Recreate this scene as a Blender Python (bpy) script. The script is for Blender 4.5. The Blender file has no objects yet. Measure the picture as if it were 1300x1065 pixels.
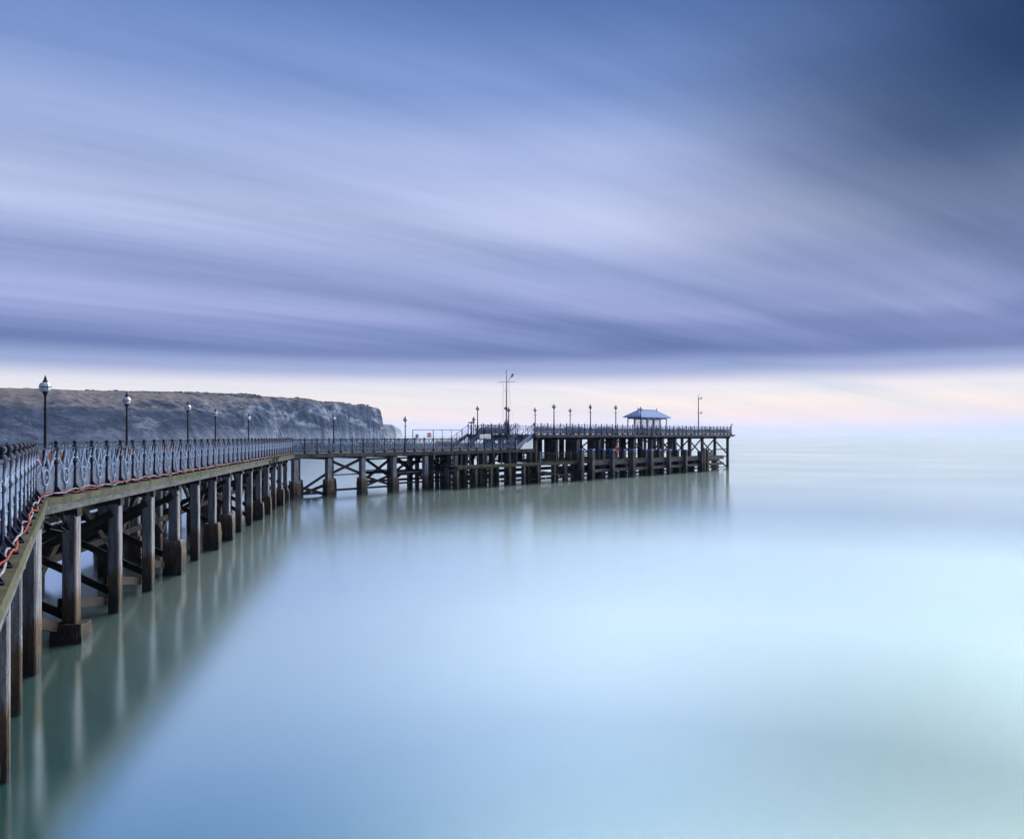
import bpy, math, random
import numpy as np
from mathutils import Vector, Matrix
random.seed(7)
R = math.radians
scene = bpy.context.scene
C = scene.collection
PI = math.pi

def lin(r, g, b):
    f = lambda c: (c/255/12.92) if c/255 <= .04045 else ((c/255+.055)/1.055)**2.4
    return (f(r), f(g), f(b), 1)

# ------------------------------------------------------------------ camera
CAMZ = 5.5
cam = bpy.data.cameras.new('camera'); camo = bpy.data.objects.new('camera', cam); C.objects.link(camo)
camo.location = (0, 0, CAMZ); camo.rotation_euler = (R(90), 0, 0)
cam.sensor_width = 36; cam.lens = 36*1000/1300; cam.shift_y = -(532.5-552)/1300
cam.clip_start = .1; cam.clip_end = 30000
scene.camera = camo
scene.view_settings.view_transform = 'Standard'; scene.view_settings.look = 'None'
scene.view_settings.exposure = 0; scene.view_settings.gamma = 1
scene.cycles.use_denoising = True; scene.cycles.use_adaptive_sampling = False; scene.cycles.sampling_pattern = 'TABULATED_SOBOL'; scene.cycles.sample_clamp_indirect = 6
scene.cycles.max_bounces = 6; scene.cycles.volume_bounces = 1
scene.cycles.transparent_max_bounces = 12

# ------------------------------------------------------------------ node helpers
class NT:
    def __init__(s, tree): s.t = tree; s.n = tree.nodes; s.l = tree.links
    def new(s, typ, **kw):
        n = s.n.new(typ)
        for k, v in kw.items():
            if k.startswith('i_'):
                k = k[2:]; k = int(k) if k.isdigit() else k.replace('_', ' ')
                if hasattr(v, 'is_output') : s.l.new(v, n.inputs[k])
                else: n.inputs[k].default_value = v
            else: setattr(n, k, v)
        return n
    def m(s, op, a, b=0.0, c=0.0, clamp=False):
        n = s.n.new('ShaderNodeMath'); n.operation = op; n.use_clamp = clamp
        for i, v in enumerate((a, b, c)):
            if hasattr(v, 'is_output'): s.l.new(v, n.inputs[i])
            else: n.inputs[i].default_value = v
        return n.outputs[0]
    def ramp(s, fac, stops, interp='LINEAR'):
        n = s.n.new('ShaderNodeValToRGB'); cr = n.color_ramp; cr.interpolation = interp
        while len(cr.elements) < len(stops): cr.elements.new(.5)
        for e, (p, c) in zip(cr.elements, stops):
            e.position = p; e.color = c if len(c) == 4 else (*c, 1)
        s.l.new(fac, n.inputs[0]); return n.outputs[0]
    def mix(s, fac, a, b, blend='MIX'):
        n = s.n.new('ShaderNodeMix'); n.data_type = 'RGBA'; n.blend_type = blend
        for i, v in ((0, fac), (6, a), (7, b)):
            if hasattr(v, 'is_output'): s.l.new(v, n.inputs[i])
            else: n.inputs[i].default_value = v
        return n.outputs[2]
    def comb(s, x, y, z=0.0):
        n = s.n.new('ShaderNodeCombineXYZ')
        for i, v in enumerate((x, y, z)):
            if hasattr(v, 'is_output'): s.l.new(v, n.inputs[i])
            else: n.inputs[i].default_value = v
        return n.outputs[0]
    def noise(s, vec, scale, detail=4, rough=.5, dist=0):
        n = s.n.new('ShaderNodeTexNoise'); s.l.new(vec, n.inputs['Vector'])
        n.inputs['Scale'].default_value = scale; n.inputs['Detail'].default_value = detail
        n.inputs['Roughness'].default_value = rough; n.inputs['Distortion'].default_value = dist
        return n.outputs['Fac']
    def mr(s, v, a, b, c=0, d=1, smooth=False):
        n = s.n.new('ShaderNodeMapRange'); s.l.new(v, n.inputs[0])
        for i, q in enumerate((a, b, c, d)): n.inputs[i+1].default_value = q
        if smooth: n.interpolation_type = 'SMOOTHSTEP'
        return n.outputs[0]

# ------------------------------------------------------------------ world: streaked dusk cloud sky
w = bpy.data.worlds.new('World'); scene.world = w; w.use_nodes = True
nt = NT(w.node_tree)
bg = [n for n in nt.n if n.type == 'BACKGROUND'][0]
tc = nt.new('ShaderNodeTexCoord'); sep = nt.new('ShaderNodeSeparateXYZ'); nt.l.new(tc.outputs['Generated'], sep.inputs[0])
X, Y, Z = sep.outputs
zc = nt.m('MAXIMUM', Z, 0.0)
den = nt.m('ADD', zc, .13)
px = nt.m('DIVIDE', X, den); py = nt.m('DIVIDE', Y, den)
MX, MY = math.sin(R(57)), math.cos(R(57))            # direction the clouds drift along
al = nt.m('ADD', nt.m('MULTIPLY', px, MX), nt.m('MULTIPLY', py, MY))
ac = nt.m('SUBTRACT', nt.m('MULTIPLY', px, MY), nt.m('MULTIPLY', py, MX))
n1 = nt.noise(nt.comb(nt.m('MULTIPLY', al, .16), ac, 1.7), .62, 3, .45, .15)
n2 = nt.noise(nt.comb(nt.m('MULTIPLY', al, .10), ac, 5.3), 2.5, 6, .6, .1)
n3 = nt.noise(nt.comb(nt.m('MULTIPLY', al, .5), ac, 9.1), .35, 2, .5)
cl = nt.m('ADD', nt.m('ADD', nt.m('MULTIPLY', n1, .5), nt.m('MULTIPLY', n2, .3)), nt.m('MULTIPLY', n3, .2))
# the elevation the gradient is read at wobbles with the cloud streaks, so bands are not level
wob = nt.m('MULTIPLY', nt.m('SUBTRACT', cl, .5), .1)
zz = nt.m('ADD', zc, nt.m('MULTIPLY', wob, nt.mr(zc, .02, .12)))
base = nt.ramp(zz, [
    (0.0, lin(222, 224, 238)), (.022, lin(244, 231, 224)), (.043, lin(242, 235, 228)), (.06, lin(226, 227, 234)),
    (.087, lin(148, 163, 205)), (.108, lin(104, 122, 171)), (.132, lin(116, 132, 181)), (.16, lin(142, 156, 204)), (.2, lin(150, 165, 211)),
    (.26, lin(176, 189, 227)), (.33, lin(158, 176, 221)), (.41, lin(122, 149, 205)), (.483, lin(98, 129, 189)),
    (.55, (.25, .36, .62, 1)), (1.0, (.36, .48, .78, 1))], 'EASE')
fac = nt.mr(cl, .36, .64, .54, 1.4)
fac = nt.m('ADD', nt.m('MULTIPLY', nt.m('SUBTRACT', fac, 1.0), nt.mr(zc, .03, .12, .12, 1)), 1.0)
# heavier cloud mass high on the right
dk = nt.m('MULTIPLY', nt.mr(nt.m('ADD', X, nt.m('MULTIPLY', nt.m('SUBTRACT', n1, .5), .35)), .1, .5, 0, 1, True), nt.mr(zc, .06, .38, 0, 1, True))
tint = nt.ramp(cl, [(.4, (.88, .97, 1.02, 1)), (.5, (1, 1, 1, 1)), (.6, (1.09, 1.0, .93, 1))])
col = nt.mix(1.0, base, tint, 'MULTIPLY')
# very bright sky patch, unseen above the frame, added to light the water
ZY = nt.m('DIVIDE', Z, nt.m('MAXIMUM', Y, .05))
sky_fill = nt.m('MULTIPLY', nt.mr(ZY, .62, .74, 0, 1, True), nt.mr(ZY, 1.5, 1.0, 0, 1, True))
sky_fill = nt.m('MULTIPLY', sky_fill, nt.mr(Y, .1, .3, 0, 1, True))
sky_fill = nt.m('MULTIPLY', sky_fill, nt.mr(nt.m('DIVIDE', X, nt.m('SQRT', nt.m('SUBTRACT', 1.0001, nt.m('MULTIPLY', Z, Z)))), -.28, .1, 0, 1, True))
sky_fill = nt.m('MULTIPLY', sky_fill, nt.mr(n1, .3, .6, .55, 1))
FILL_COL = (40.0, 39.5, 36.0, 1)
vm = nt.new('ShaderNodeVectorMath', operation='SCALE'); col = nt.mix(dk, col, nt.mix(1.0, col, (.07, .14, .22, 1), 'MULTIPLY')); nt.l.new(col, vm.inputs[0]); nt.l.new(fac, vm.inputs[3])
nt.l.new(nt.mix(sky_fill, vm.outputs[0], FILL_COL), bg.inputs[0]); bg.inputs[1].default_value = 1.0

# sun: soft, behind cloud, out over the open sea to the right
sl = bpy.data.lights.new('sun', 'SUN'); sl.energy = .6; sl.angle = R(40); sl.color = (.93, .95, 1.0)
so = bpy.data.objects.new('sun', sl); C.objects.link(so)
so.rotation_euler = Vector((-.85, -.1, -.6)).to_track_quat('-Z', 'Y').to_euler()

# ------------------------------------------------------------------ materials
def mat(name):
    m = bpy.data.materials.new(name); m.use_nodes = True
    t = NT(m.node_tree); p = [n for n in t.n if n.type == 'BSDF_PRINCIPLED'][0]
    return m, t, p
def simple(name, c1, c2, scale=6, rough=.6, metal=0, detail=4, bump=0, stretch=(1, 1, 1)):
    m, t, p = mat(name)
    g = t.new('ShaderNodeNewGeometry')
    mp = t.new('ShaderNodeMapping', i_Scale=stretch); t.l.new(g.outputs['Position'], mp.inputs[0])
    n = t.noise(mp.outputs[0], scale, detail, .6)
    t.l.new(t.ramp(n, [(.3, (*c1, 1)), (.7, (*c2, 1))]), p.inputs['Base Color'])
    p.inputs['Roughness'].default_value = rough; p.inputs['Metallic'].default_value = metal
    if bump and name in ("mossy_timber", "grey_timber"):      # butt joints and stains between lengths of timber
        s_ = t.new('ShaderNodeSeparateXYZ'); t.l.new(g.outputs['Position'], s_.inputs[0])
        j_ = t.m('LESS_THAN', t.m('FRACT', t.m('DIVIDE', s_.outputs[1], 2.7)), .018)
        d_ = t.mr(t.noise(g.outputs['Position'], .9, 5, .7), .5, .7, 0, .7)
        t.l.new(t.mix(t.m('MAXIMUM', j_, d_), t.ramp(n, [(.3, (*c1, 1)), (.7, (*c2, 1))]), (.012, .013, .01, 1)), p.inputs['Base Color'])
    if bump:
        b = t.new('ShaderNodeBump', i_Strength=bump, i_Distance=.02); t.l.new(n, b.inputs['Height']); t.l.new(b.outputs[0], p.inputs['Normal'])
    return m
def pile_material(name, up1, up2, tide):
    m, t, p = mat(name)
    g = t.new('ShaderNodeNewGeometry'); s = t.new('ShaderNodeSeparateXYZ'); t.l.new(g.outputs['Position'], s.inputs[0])
    mp = t.new('ShaderNodeMapping', i_Scale=(5, 5, .5)); t.l.new(g.outputs['Position'], mp.inputs[0])
    n = t.noise(mp.outputs[0], 1.6, 6, .65); nf = t.noise(g.outputs['Position'], 9, 5, .7)
    up = t.ramp(n, [(.32, (*up1, 1)), (.66, (*up2, 1))])
    rust = t.mr(t.noise(mp.outputs[0], .5, 2), .58, .7, 0, .4)
    up = t.mix(rust, up, (.12, .045, .03, 1))
    z = t.m('ADD', s.outputs[2], t.m('MULTIPLY', t.m('SUBTRACT', n, .5), 1.1))
    tid = t.ramp(t.m('DIVIDE', z, 1.6), [(.12, (.012, .012, .013, 1)), (.4, (*[c*.55 for c in tide], 1)), (.8, (*tide, 1))])
    tid = t.mix(t.mr(nf, .35, .7, 0, .6), tid, (.03, .026, .024, 1))
    f = t.mr(z, 1.15, 1.5)
    strk = t.new('ShaderNodeMapping', i_Scale=(22, 22, .9)); t.l.new(g.outputs['Position'], strk.inputs[0])
    sk = t.noise(strk.outputs[0], 1, 4, .7)
    cb = t.mix(f, tid, up); cb = t.mix(t.mr(sk, .5, .72, 0, .55), cb, (.02, .018, .02, 1)); cb = t.mix(t.mr(sk, .42, .28, 0, .3), cb, (.3, .3, .33, 1))
    t.l.new(cb, p.inputs['Base Color'])
    p.inputs['Roughness'].default_value = .75
    b = t.new('ShaderNodeBump', i_Strength=.9, i_Distance=.05); t.l.new(nf, b.inputs['Height']); t.l.new(b.outputs[0], p.inputs['Normal'])
    return m
M = {}
M['pile'] = pile_material('weathered_concrete', (.05, .048, .062), (.18, .18, .215), (.08, .05, .034))
M['timber_pile'] = pile_material('weathered_timber', (.022, .02, .023), (.085, .076, .085), (.045, .03, .02))
M['dark_timber'] = simple('dark_timber', (.008, .007, .008), (.03, .025, .024), 4, .85, stretch=(1, 1, 4), bump=.3)
M['rust_timber'] = simple('brown_timber', (.008, .006, .006), (.024, .018, .016), 4, .8, stretch=(1, 1, 3))
M['deck'] = simple('deck_boards', (.04, .04, .045), (.1, .1, .105), 3, .8)
M['edge'] = simple('mossy_timber', (.022, .024, .016), (.065, .06, .042), 3.5, .9, bump=.6)
M['fascia'] = simple('grey_timber', (.022, .023, .027), (.08, .082, .092), 2.5, .8, stretch=(.7, .7, 5), bump=.4)
M['navy'] = simple('navy_paint', (.0015, .003, .016), (.005, .008, .034), 12, .6)
M['black'] = simple('black_paint', (.003, .003, .007), (.007, .008, .016), 12, .6)
M['pale'] = simple('pale_blue_paint', (.07, .1, .19), (.18, .23, .36), 14, .6)
M['white'] = simple('white_paint', (.6, .63, .7), (.8, .82, .86), 8, .5)
M['blue'] = simple('blue_plastic', (.015, .04, .25), (.03, .07, .36), 9, .5)
M['roof'] = simple('blue_grey_slate', (.07, .13, .28), (.14, .22, .42), 5, .75, stretch=(1, 1, 6))
M['slat'] = simple('red_brown_slats', (.05, .022, .02), (.11, .045, .035), 6, .6)
M['orange'] = simple('orange_cable', (.11, .016, .012), (.21, .035, .02), 6, .5)
M['whitecable'] = simple('white_cable', (.09, .09, .11), (.2, .2, .24), 6, .5)
M['lifering'] = simple('orange_red_ring', (.8, .06, .02), (.9, .09, .03), 6, .5)
M['signwhite'] = simple('sign_board', (.65, .67, .75), (.75, .78, .84), 6, .4)
M['signred'] = simple('sign_red', (.55, .03, .04), (.6, .05, .05), 6, .4)
M['mast'] = simple('mast_paint', (.3, .28, .3), (.5, .47, .48), 6, .4)
M['boards'] = simple('painted_boards', (.06, .075, .14), (.13, .16, .26), 5, .6, stretch=(1, 1, 3))
M['gold'] = simple('yellow_lantern', (.6, .35, .03), (.7, .45, .05), 6, .4)
m, t, p = mat('opal_glass'); p.inputs['Base Color'].default_value = (.38, .4, .48, 1); p.inputs['Roughness'].default_value = .12
p.inputs['Coat Weight'].default_value = .5; M['opal'] = m
m, t, p = mat('clear_glass'); p.inputs['Base Color'].default_value = (.35, .4, .5, 1); p.inputs['Roughness'].default_value = .08
p.inputs['Alpha'].default_value = .25; M['glass'] = m
for k_, m_ in M.items():      # matt, salt worn surfaces
    if k_ in ('opal', 'glass'): continue
    for n in m_.node_tree.nodes:
        if n.type == 'BSDF_PRINCIPLED': n.inputs['Specular IOR Level'].default_value = .16 if k_ in ('navy', 'black', 'pale', 'white', 'blue', 'gold') else .07
# wire netting tied to the railings
m, t, p = mat('wire_netting')
g = t.new('ShaderNodeNewGeometry'); s = t.new('ShaderNodeSeparateXYZ'); t.l.new(g.outputs['Position'], s.inputs[0])
hz = t.m('FRACT', t.m('MULTIPLY', s.outputs[2], 26)); vt = t.m('FRACT', t.m('MULTIPLY', t.m('ADD', s.outputs[0], s.outputs[1]), 26))
wire = t.m('MAXIMUM', t.m('GREATER_THAN', hz, .62), t.m('GREATER_THAN', vt, .62))
t.l.new(t.mr(wire, 0, 1, .22, 1), p.inputs['Alpha'])
n = t.noise(g.outputs['Position'], 3, 4)
t.l.new(t.ramp(n, [(.3, (.04, .05, .095, 1)), (.7, (.085, .105, .175, 1))]), p.inputs['Base Color']); p.inputs['Roughness'].default_value = .6; p.inputs['Specular IOR Level'].default_value = .1
M['net'] = m
# sea
m, t, p = mat('sea_water')
g = t.new('ShaderNodeNewGeometry')
mp = t.new('ShaderNodeMapping', i_Scale=(.02, .035, 1)); t.l.new(g.outputs['Position'], mp.inputs[0])
n = t.noise(mp.outputs[0], 1.0, 3, .5, .4)
out = [x for x in t.n if x.type == 'OUTPUT_MATERIAL'][0]
t.n.remove(p)
df = t.new('ShaderNodeBsdfDiffuse'); t.l.new(t.ramp(n, [(.35, (.0, .08, .085, 1)), (.65, (.0, .105, .105, 1))]), df.inputs[0])
lw = t.new('ShaderNodeLayerWeight', i_Blend=.5)
gb = t.new('ShaderNodeBsdfGlossy', distribution='MULTI_GGX'); gb.inputs['Color'].default_value = (.78, .96, 1.0, 1); gb.inputs['Roughness'].default_value = .36
gl = t.new('ShaderNodeBsdfGlossy', distribution='BECKMANN'); gl.inputs['Color'].default_value = (.84, .97, 1.0, 1)
t.l.new(t.mr(n, .3, .7, .14, .18), gl.inputs['Roughness'])
f = t.mr(lw.outputs['Facing'], .4, .86, .6, .97)
mx = t.new('ShaderNodeMixShader'); t.l.new(f, mx.inputs[0]); t.l.new(df.outputs[0], mx.inputs[1]); wb_ = t.ramp(lw.outputs['Facing'], [(.5, (.11,)*3), (.66, (.10,)*3), (.78, (.2,)*3), (.865, (.18,)*3), (.91, (.065,)*3), (.99, (.03,)*3)])
m2_ = t.new('ShaderNodeMixShader'); t.l.new(wb_, m2_.inputs[0]); t.l.new(gl.outputs[0], m2_.inputs[1]); t.l.new(gb.outputs[0], m2_.inputs[2])
t.l.new(m2_.outputs[0], mx.inputs[2])

t.l.new(mx.outputs[0], out.inputs[0]); M['sea'] = m
# headland
m, t, p = mat('cliff_and_down')
g = t.new('ShaderNodeNewGeometry'); s = t.new('ShaderNodeSeparateXYZ'); t.l.new(g.outputs['Position'], s.inputs[0])
mp = t.new('ShaderNodeMapping', i_Scale=(.02, .02, .045)); t.l.new(g.outputs['Position'], mp.inputs[0])
n = t.noise(mp.outputs[0], 1.3, 8, .62, .6); n2 = t.noise(mp.outputs[0], .7, 7, .6, 1.2); n3 = t.noise(mp.outputs[0], 5, 6, .7)
veg = t.ramp(n, [(.35, (.002, .005, .015, 1)), (.52, (.006, .013, .03, 1)), (.72, (.035, .045, .075, 1))])  # vegetation and chalk colours carry extra blue for distant haze
chalkf = t.m('MULTIPLY', t.mr(n2, .5, .6), t.mr(n3, .4, .58, .1, 1))
low = t.mr(t.m('ADD', s.outputs[2], t.m('MULTIPLY', t.m('SUBTRACT', n3, .5), 30)), 2, 17, .6, 0)
rx = t.mr(s.outputs[0], -520, -250, .5, 1.1)
chalkf = t.m('MULTIPLY', t.m('MAXIMUM', chalkf, low), rx, clamp=True)
c = t.mix(t.m('MULTIPLY', chalkf, .75), veg, (.21, .23, .3, 1))
sn = t.new('ShaderNodeSeparateXYZ'); t.l.new(g.outputs['Normal'], sn.inputs[0])
top = t.m('MULTIPLY', t.mr(sn.outputs[2], .72, .86), t.mr(s.outputs[2], 33, 41))
grass = t.ramp(n3, [(.35, (.03, .028, .03, 1)), (.65, (.15, .12, .105, 1))])
t.l.new(t.mix(top, c, grass), p.inputs['Base Color']); p.inputs['Roughness'].default_value = .95; p.inputs['Specular IOR Level'].default_value = .1
b = t.new('ShaderNodeBump', i_Strength=.8, i_Distance=4); t.l.new(n3, b.inputs['Height']); t.l.new(b.outputs[0], p.inputs['Normal'])
M['cliff'] = m
M['bush'] = simple('bush_leaves', (.02, .03, .02), (.05, .06, .035), .3, .9)

# ------------------------------------------------------------------ mesh builder
class MB:
    def __init__(s): s.v = []; s.f = []
    def quad_box(s, c8):
        o = len(s.v); s.v += [tuple(p) for p in c8]
        s.f += [tuple(o+i for i in q) for q in ((0,3,2,1),(4,5,6,7),(0,1,5,4),(1,2,6,5),(2,3,7,6),(3,0,4,7))]
    def box(s, c, d, rz=0):
        cx, cy, cz = c; dx, dy, dz = (q/2 for q in d); co, si = math.cos(rz), math.sin(rz)
        s.quad_box([(cx+co*x-si*y, cy+si*x+co*y, cz+z) for z in (-dz, dz) for x, y in ((-dx,-dy),(dx,-dy),(dx,dy),(-dx,dy))])
    def beam(s, a, b, wd, ht, up=(0, 0, 1)):
        a, b = Vector(a), Vector(b); d = (b-a).normalized(); u = Vector(up)
        if abs(d.dot(u)) > .99: u = Vector((1, 0, 0))
        r = d.cross(u).normalized(); u = r.cross(d).normalized()
        s.quad_box([p + r*x + u*y for p in (a, b) for x, y in ((-wd/2,-ht/2),(wd/2,-ht/2),(wd/2,ht/2),(-wd/2,ht/2))])
    def tube(s, pts, r, n=6):
        pts = [Vector(p) for p in pts]; o = len(s.v); K = len(pts)
        rs = r if hasattr(r, '__len__') else [r]*K
        for i, p in enumerate(pts):
            d = (pts[min(i+1, K-1)] - pts[max(i-1, 0)]).normalized()
            u = Vector((0, 0, 1)) if abs(d.z) < .95 else Vector((0, 1, 0))
            a = d.cross(u).normalized(); b = a.cross(d).normalized()
            for j in range(n):
                q = 2*PI*j/n; s.v.append(tuple(p + (a*math.cos(q)+b*math.sin(q))*rs[i]))
        for i in range(K-1):
            for j in range(n):
                s.f.append((o+i*n+j, o+i*n+(j+1)%n, o+(i+1)*n+(j+1)%n, o+(i+1)*n+j))
        s.f.append(tuple(o+j for j in range(n))[::-1]); s.f.append(tuple(o+(K-1)*n+j for j in range(n)))
    def lathe(s, prof, c=(0, 0, 0), n=12):
        o = len(s.v); K = len(prof)
        for r, z in prof:
            for j in range(n):
                q = 2*PI*j/n; s.v.append((c[0]+r*math.cos(q), c[1]+r*math.sin(q), c[2]+z))
        for i in range(K-1):
            for j in range(n):
                s.f.append((o+i*n+j, o+i*n+(j+1)%n, o+(i+1)*n+(j+1)%n, o+(i+1)*n+j))
        s.f.append(tuple(o+j for j in range(n))[::-1]); s.f.append(tuple(o+(K-1)*n+j for j in range(n)))
    def mesh(s, name, m, off=(0, 0, 0), smooth=False):
        me = bpy.data.meshes.new(name)
        me.from_pydata([(x-off[0], y-off[1], z-off[2]) for x, y, z in s.v], [], s.f)
        me.materials.append(M[m]); me.update()
        if smooth:
            for q in me.polygons: q.use_smooth = True
        return me
    def part(s, name, m, parent, smooth=False):
        off = wloc(parent); o = bpy.data.objects.new(name, s.mesh(name, m, off, smooth)); C.objects.link(o); o.parent = parent
        return o
def wloc(o):
    l = Vector((0, 0, 0))
    while o is not None: l += Vector(o.location); o = o.parent
    return l
def tag(o, label=None, cat=None, group=None, kind=None):
    if label: o['label'] = label
    if cat: o['category'] = cat
    if group: o['group'] = group
    if kind: o['kind'] = kind
    return o
def thing(name, loc, label, cat, group=None, rz=0):
    o = bpy.data.objects.new(name, None); C.objects.link(o); o.location = loc; o.rotation_euler.z = rz
    o.empty_display_size = .2
    return tag(o, label, cat, group)
def inst(me, name, parent, loc, rz=0, sc=(1, 1, 1)):
    o = bpy.data.objects.new(name, me); C.objects.link(o); o.parent = parent
    o.location = loc; o.rotation_euler.z = rz; o.scale = sc
    return o

# ------------------------------------------------------------------ layout
def zd(y): return 3.95 - .12*min(max((y-20)/49, 0), 1)
U = Vector((.66, .751)); U.normalize(); V = Vector((-U.y, U.x))
P2 = Vector((-19.25, 69.0))
def F(s, wv, z): q = P2 + U*s + V*wv; return Vector((q.x, q.y, z))
AZ = math.atan2(U.y, U.x)
D0 = Vector((-.4846, .8747)); E1 = Vector((-11.11, 18.83)); E0 = E1 - D0*17.0
E2 = Vector((-18.985, 68.92)); S_HEAD = 33.0
E3 = P2 + U*S_HEAD - V*.25
EP = [E0, E1, E2, E3]
def offset(pts, d):     # d > 0 to the right of travel (outwards, over the water)
    out = []; K = len(pts)
    for i, p in enumerate(pts):
        ns = []
        if i > 0: q = (p-pts[i-1]).normalized(); ns.append(Vector((q.y, -q.x)))
        if i < K-1: q = (pts[i+1]-p).normalized(); ns.append(Vector((q.y, -q.x)))
        if len(ns) == 1: out.append(p + ns[0]*d)
        else: out.append(p + (ns[0]+ns[1])*d/(1+ns[0].dot(ns[1])))
    return out
def strip(mb, pts, o1, o2, zt, zb, zf=zd):
    A = offset(pts, o1); B = offset(pts, o2)
    for i in range(len(pts)-1):
        q = [A[i], B[i], B[i+1], A[i+1]]
        mb.quad_box([(p.x, p.y, zf(p.y)+zb) for p in q] + [(p.x, p.y, zf(p.y)+zt) for p in q])
def along(pts, spacing, start=0.0, skip_last=False):
    out = []
    L = [(pts[i+1]-pts[i]).length for i in range(len(pts)-1)]; 
    for i, l in enumerate(L):
        n = max(1, round(l/spacing)); d = (pts[i+1]-pts[i]).normalized()
        for k in range(n): out.append((pts[i]+d*(l*k/n), math.atan2(d.y, d.x), l/n))
    if not skip_last:
        d = (pts[-1]-pts[-2]).normalized(); out.append((pts[-1], math.atan2(d.y, d.x), 0))
    return out

# ------------------------------------------------------------------ water and hills
wm = MB(); wm.v = [(-7000, -7000, 0), (7000, -7000, 0), (7000, 7000, 0), (-7000, 7000, 0)]; wm.f = [(0, 1, 2, 3)]
wo = bpy.data.objects.new('sea_water', wm.mesh('sea_water', 'sea')); C.objects.link(wo); tag(wo, kind='structure')

def vnoise(x, y, seed):
    rs = np.random.RandomState(seed); T = rs.rand(64, 64)
    xi = np.floor(x).astype(int); yi = np.floor(y).astype(int); fx = x-xi; fy = y-yi
    fx = fx*fx*(3-2*fx); fy = fy*fy*(3-2*fy); g = lambda a, b: T[a % 64, b % 64]
    return (g(xi, yi)*(1-fx)+g(xi+1, yi)*fx)*(1-fy) + (g(xi, yi+1)*(1-fx)+g(xi+1, yi+1)*fx)*fy
def fbm(x, y, seed, o=5, lac=2.07, gain=.52):
    a = 1; s = 0; t = 0
    for i in range(o): s = s + a*(vnoise(x, y, seed+i)-.5); t += a; a *= gain; x = x*lac; y = y*lac
    return s/t*2
def pdist(PX, PY, poly):
    d = np.full(PX.shape, 1e9); ins = np.zeros(PX.shape, bool); K = len(poly)
    for i in range(K):
        (ax, ay), (bx, by) = poly[i], poly[(i+1) % K]
        ex, ey = bx-ax, by-ay; t = np.clip(((PX-ax)*ex+(PY-ay)*ey)/(ex*ex+ey*ey), 0, 1)
        d = np.minimum(d, np.hypot(PX-ax-t*ex, PY-ay-t*ey))
        c = ((ay > PY) != (by > PY)); 
        with np.errstate(divide='ignore', invalid='ignore'): xs = ex*(PY-ay)/(ey if ey else 1e-9)+ax
        ins ^= c & (PX < xs)
    return np.where(ins, d, -d)
def hill(name, coast, crest, Dx, box, step, seed, namp=14):
    poly = [((x-650)/1000*d, d) for x, d in coast]
    gx = np.arange(box[0], box[1], step); gy = np.arange(box[2], box[3], step)
    PX, PY = np.meshgrid(gx, gy)
    d = pdist(PX, PY, poly) + namp*fbm(PX/55, PY/55, seed) + namp*.35*fbm(PX/12, PY/12, seed+20)
    k = PX/PY*1000+650
    cy = np.interp(k, [c[0] for c in crest], [c[1] for c in crest])
    Dd = np.interp(k, [c[0] for c in Dx], [c[1] for c in Dx])
    yb = np.interp(k, [x for x, dd in coast if x is not None][:Ncoast[name]], [dd for x, dd in coast][:Ncoast[name]])
    H = CAMZ + (552-cy)/1000*(yb+Dd*1.0)
    t = np.clip(d/Dd, 0, 1)
    pw = np.interp(k, [0, 300, 430], [1.9, 2.2, 3.5]); prof = 1-(1-t)**pw; d = d - 0
    z = H*prof + prof*(1-t*.75)*7*fbm(PX/28, PY/28, seed+40) + .6*fbm(PX/9, PY/9, seed+60)*prof
    z = z - np.clip(d-Dd*1.1, 0, None)*.03
    z = np.where(d < 0, -3+d*.02, z)
    ny, nx = PX.shape; vs = np.stack([PX, PY, z], -1).reshape(-1, 3)
    keep = (d > -14)
    mb = MB(); idx = -np.ones(ny*nx, int); kk = keep.reshape(-1); idx[kk] = np.arange(kk.sum()); mb.v = [tuple(v) for v in vs[kk]]
    I = np.arange(ny*nx).reshape(ny, nx); a = I[:-1, :-1]; b = I[:-1, 1:]; c = I[1:, 1:]; e = I[1:, :-1]
    q = np.stack([idx[a], idx[b], idx[c], idx[e]], -1).reshape(-1, 4); q = q[(q >= 0).all(1)]
    mb.f = [tuple(int(i) for i in r) for r in q]
    o = bpy.data.objects.new(name, mb.mesh(name, 'cliff', smooth=False)); C.objects.link(o); tag(o, kind='structure')
    return o, (gx, gy, z)
Ncoast = {'headland': 9, 'far_headland': 4}
coast = [(-260, 800), (-120, 820), (0, 850), (120, 900), (250, 1000), (340, 1120), (410, 1260), (460, 1370), (491, 1440),
         (478, 1560), (440, 1700), (300, 1800), (-260, 1800)]
crest = [(-260, 492), (0, 494), (60, 496), (120, 497), (190, 498), (250, 498), (310, 500), (350, 503), (400, 508), (440, 512), (463, 515), (478, 518), (487, 522), (492, 528)]
Dx = [(-260, 150), (0, 140), (120, 130), (250, 100), (340, 55), (410, 30), (450, 18), (490, 14)]
hl, hgrid = hill('headland', coast, crest, Dx, (-800, -190, 780, 1720), 3.5, 3, 11)
coast2 = [(440, 2050), (487, 2080), (503, 2110), (513, 2160), (511, 2260), (440, 2300)]
crest2 = [(440, 536), (487, 538), (497, 539), (504, 542), (509, 545), (514, 548)]
fh_, _g = hill('far_headland', coast2, crest2, [(440, 30), (520, 22)], (-480, -270, 2030, 2320), 4.0, 11, 8)
fm = M['cliff'].copy(); fm.name = 'haze_paled_chalk'; fh_.data.materials[0] = fm  # chalk copy with the fading of farther haze put into its colours
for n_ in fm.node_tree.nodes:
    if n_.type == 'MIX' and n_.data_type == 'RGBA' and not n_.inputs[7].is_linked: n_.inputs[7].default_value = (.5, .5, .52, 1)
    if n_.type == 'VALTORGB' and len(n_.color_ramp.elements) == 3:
        for e_ in n_.color_ramp.elements: e_.color = tuple(c_+.12 for c_ in e_.color[:3]) + (1,)
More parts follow.
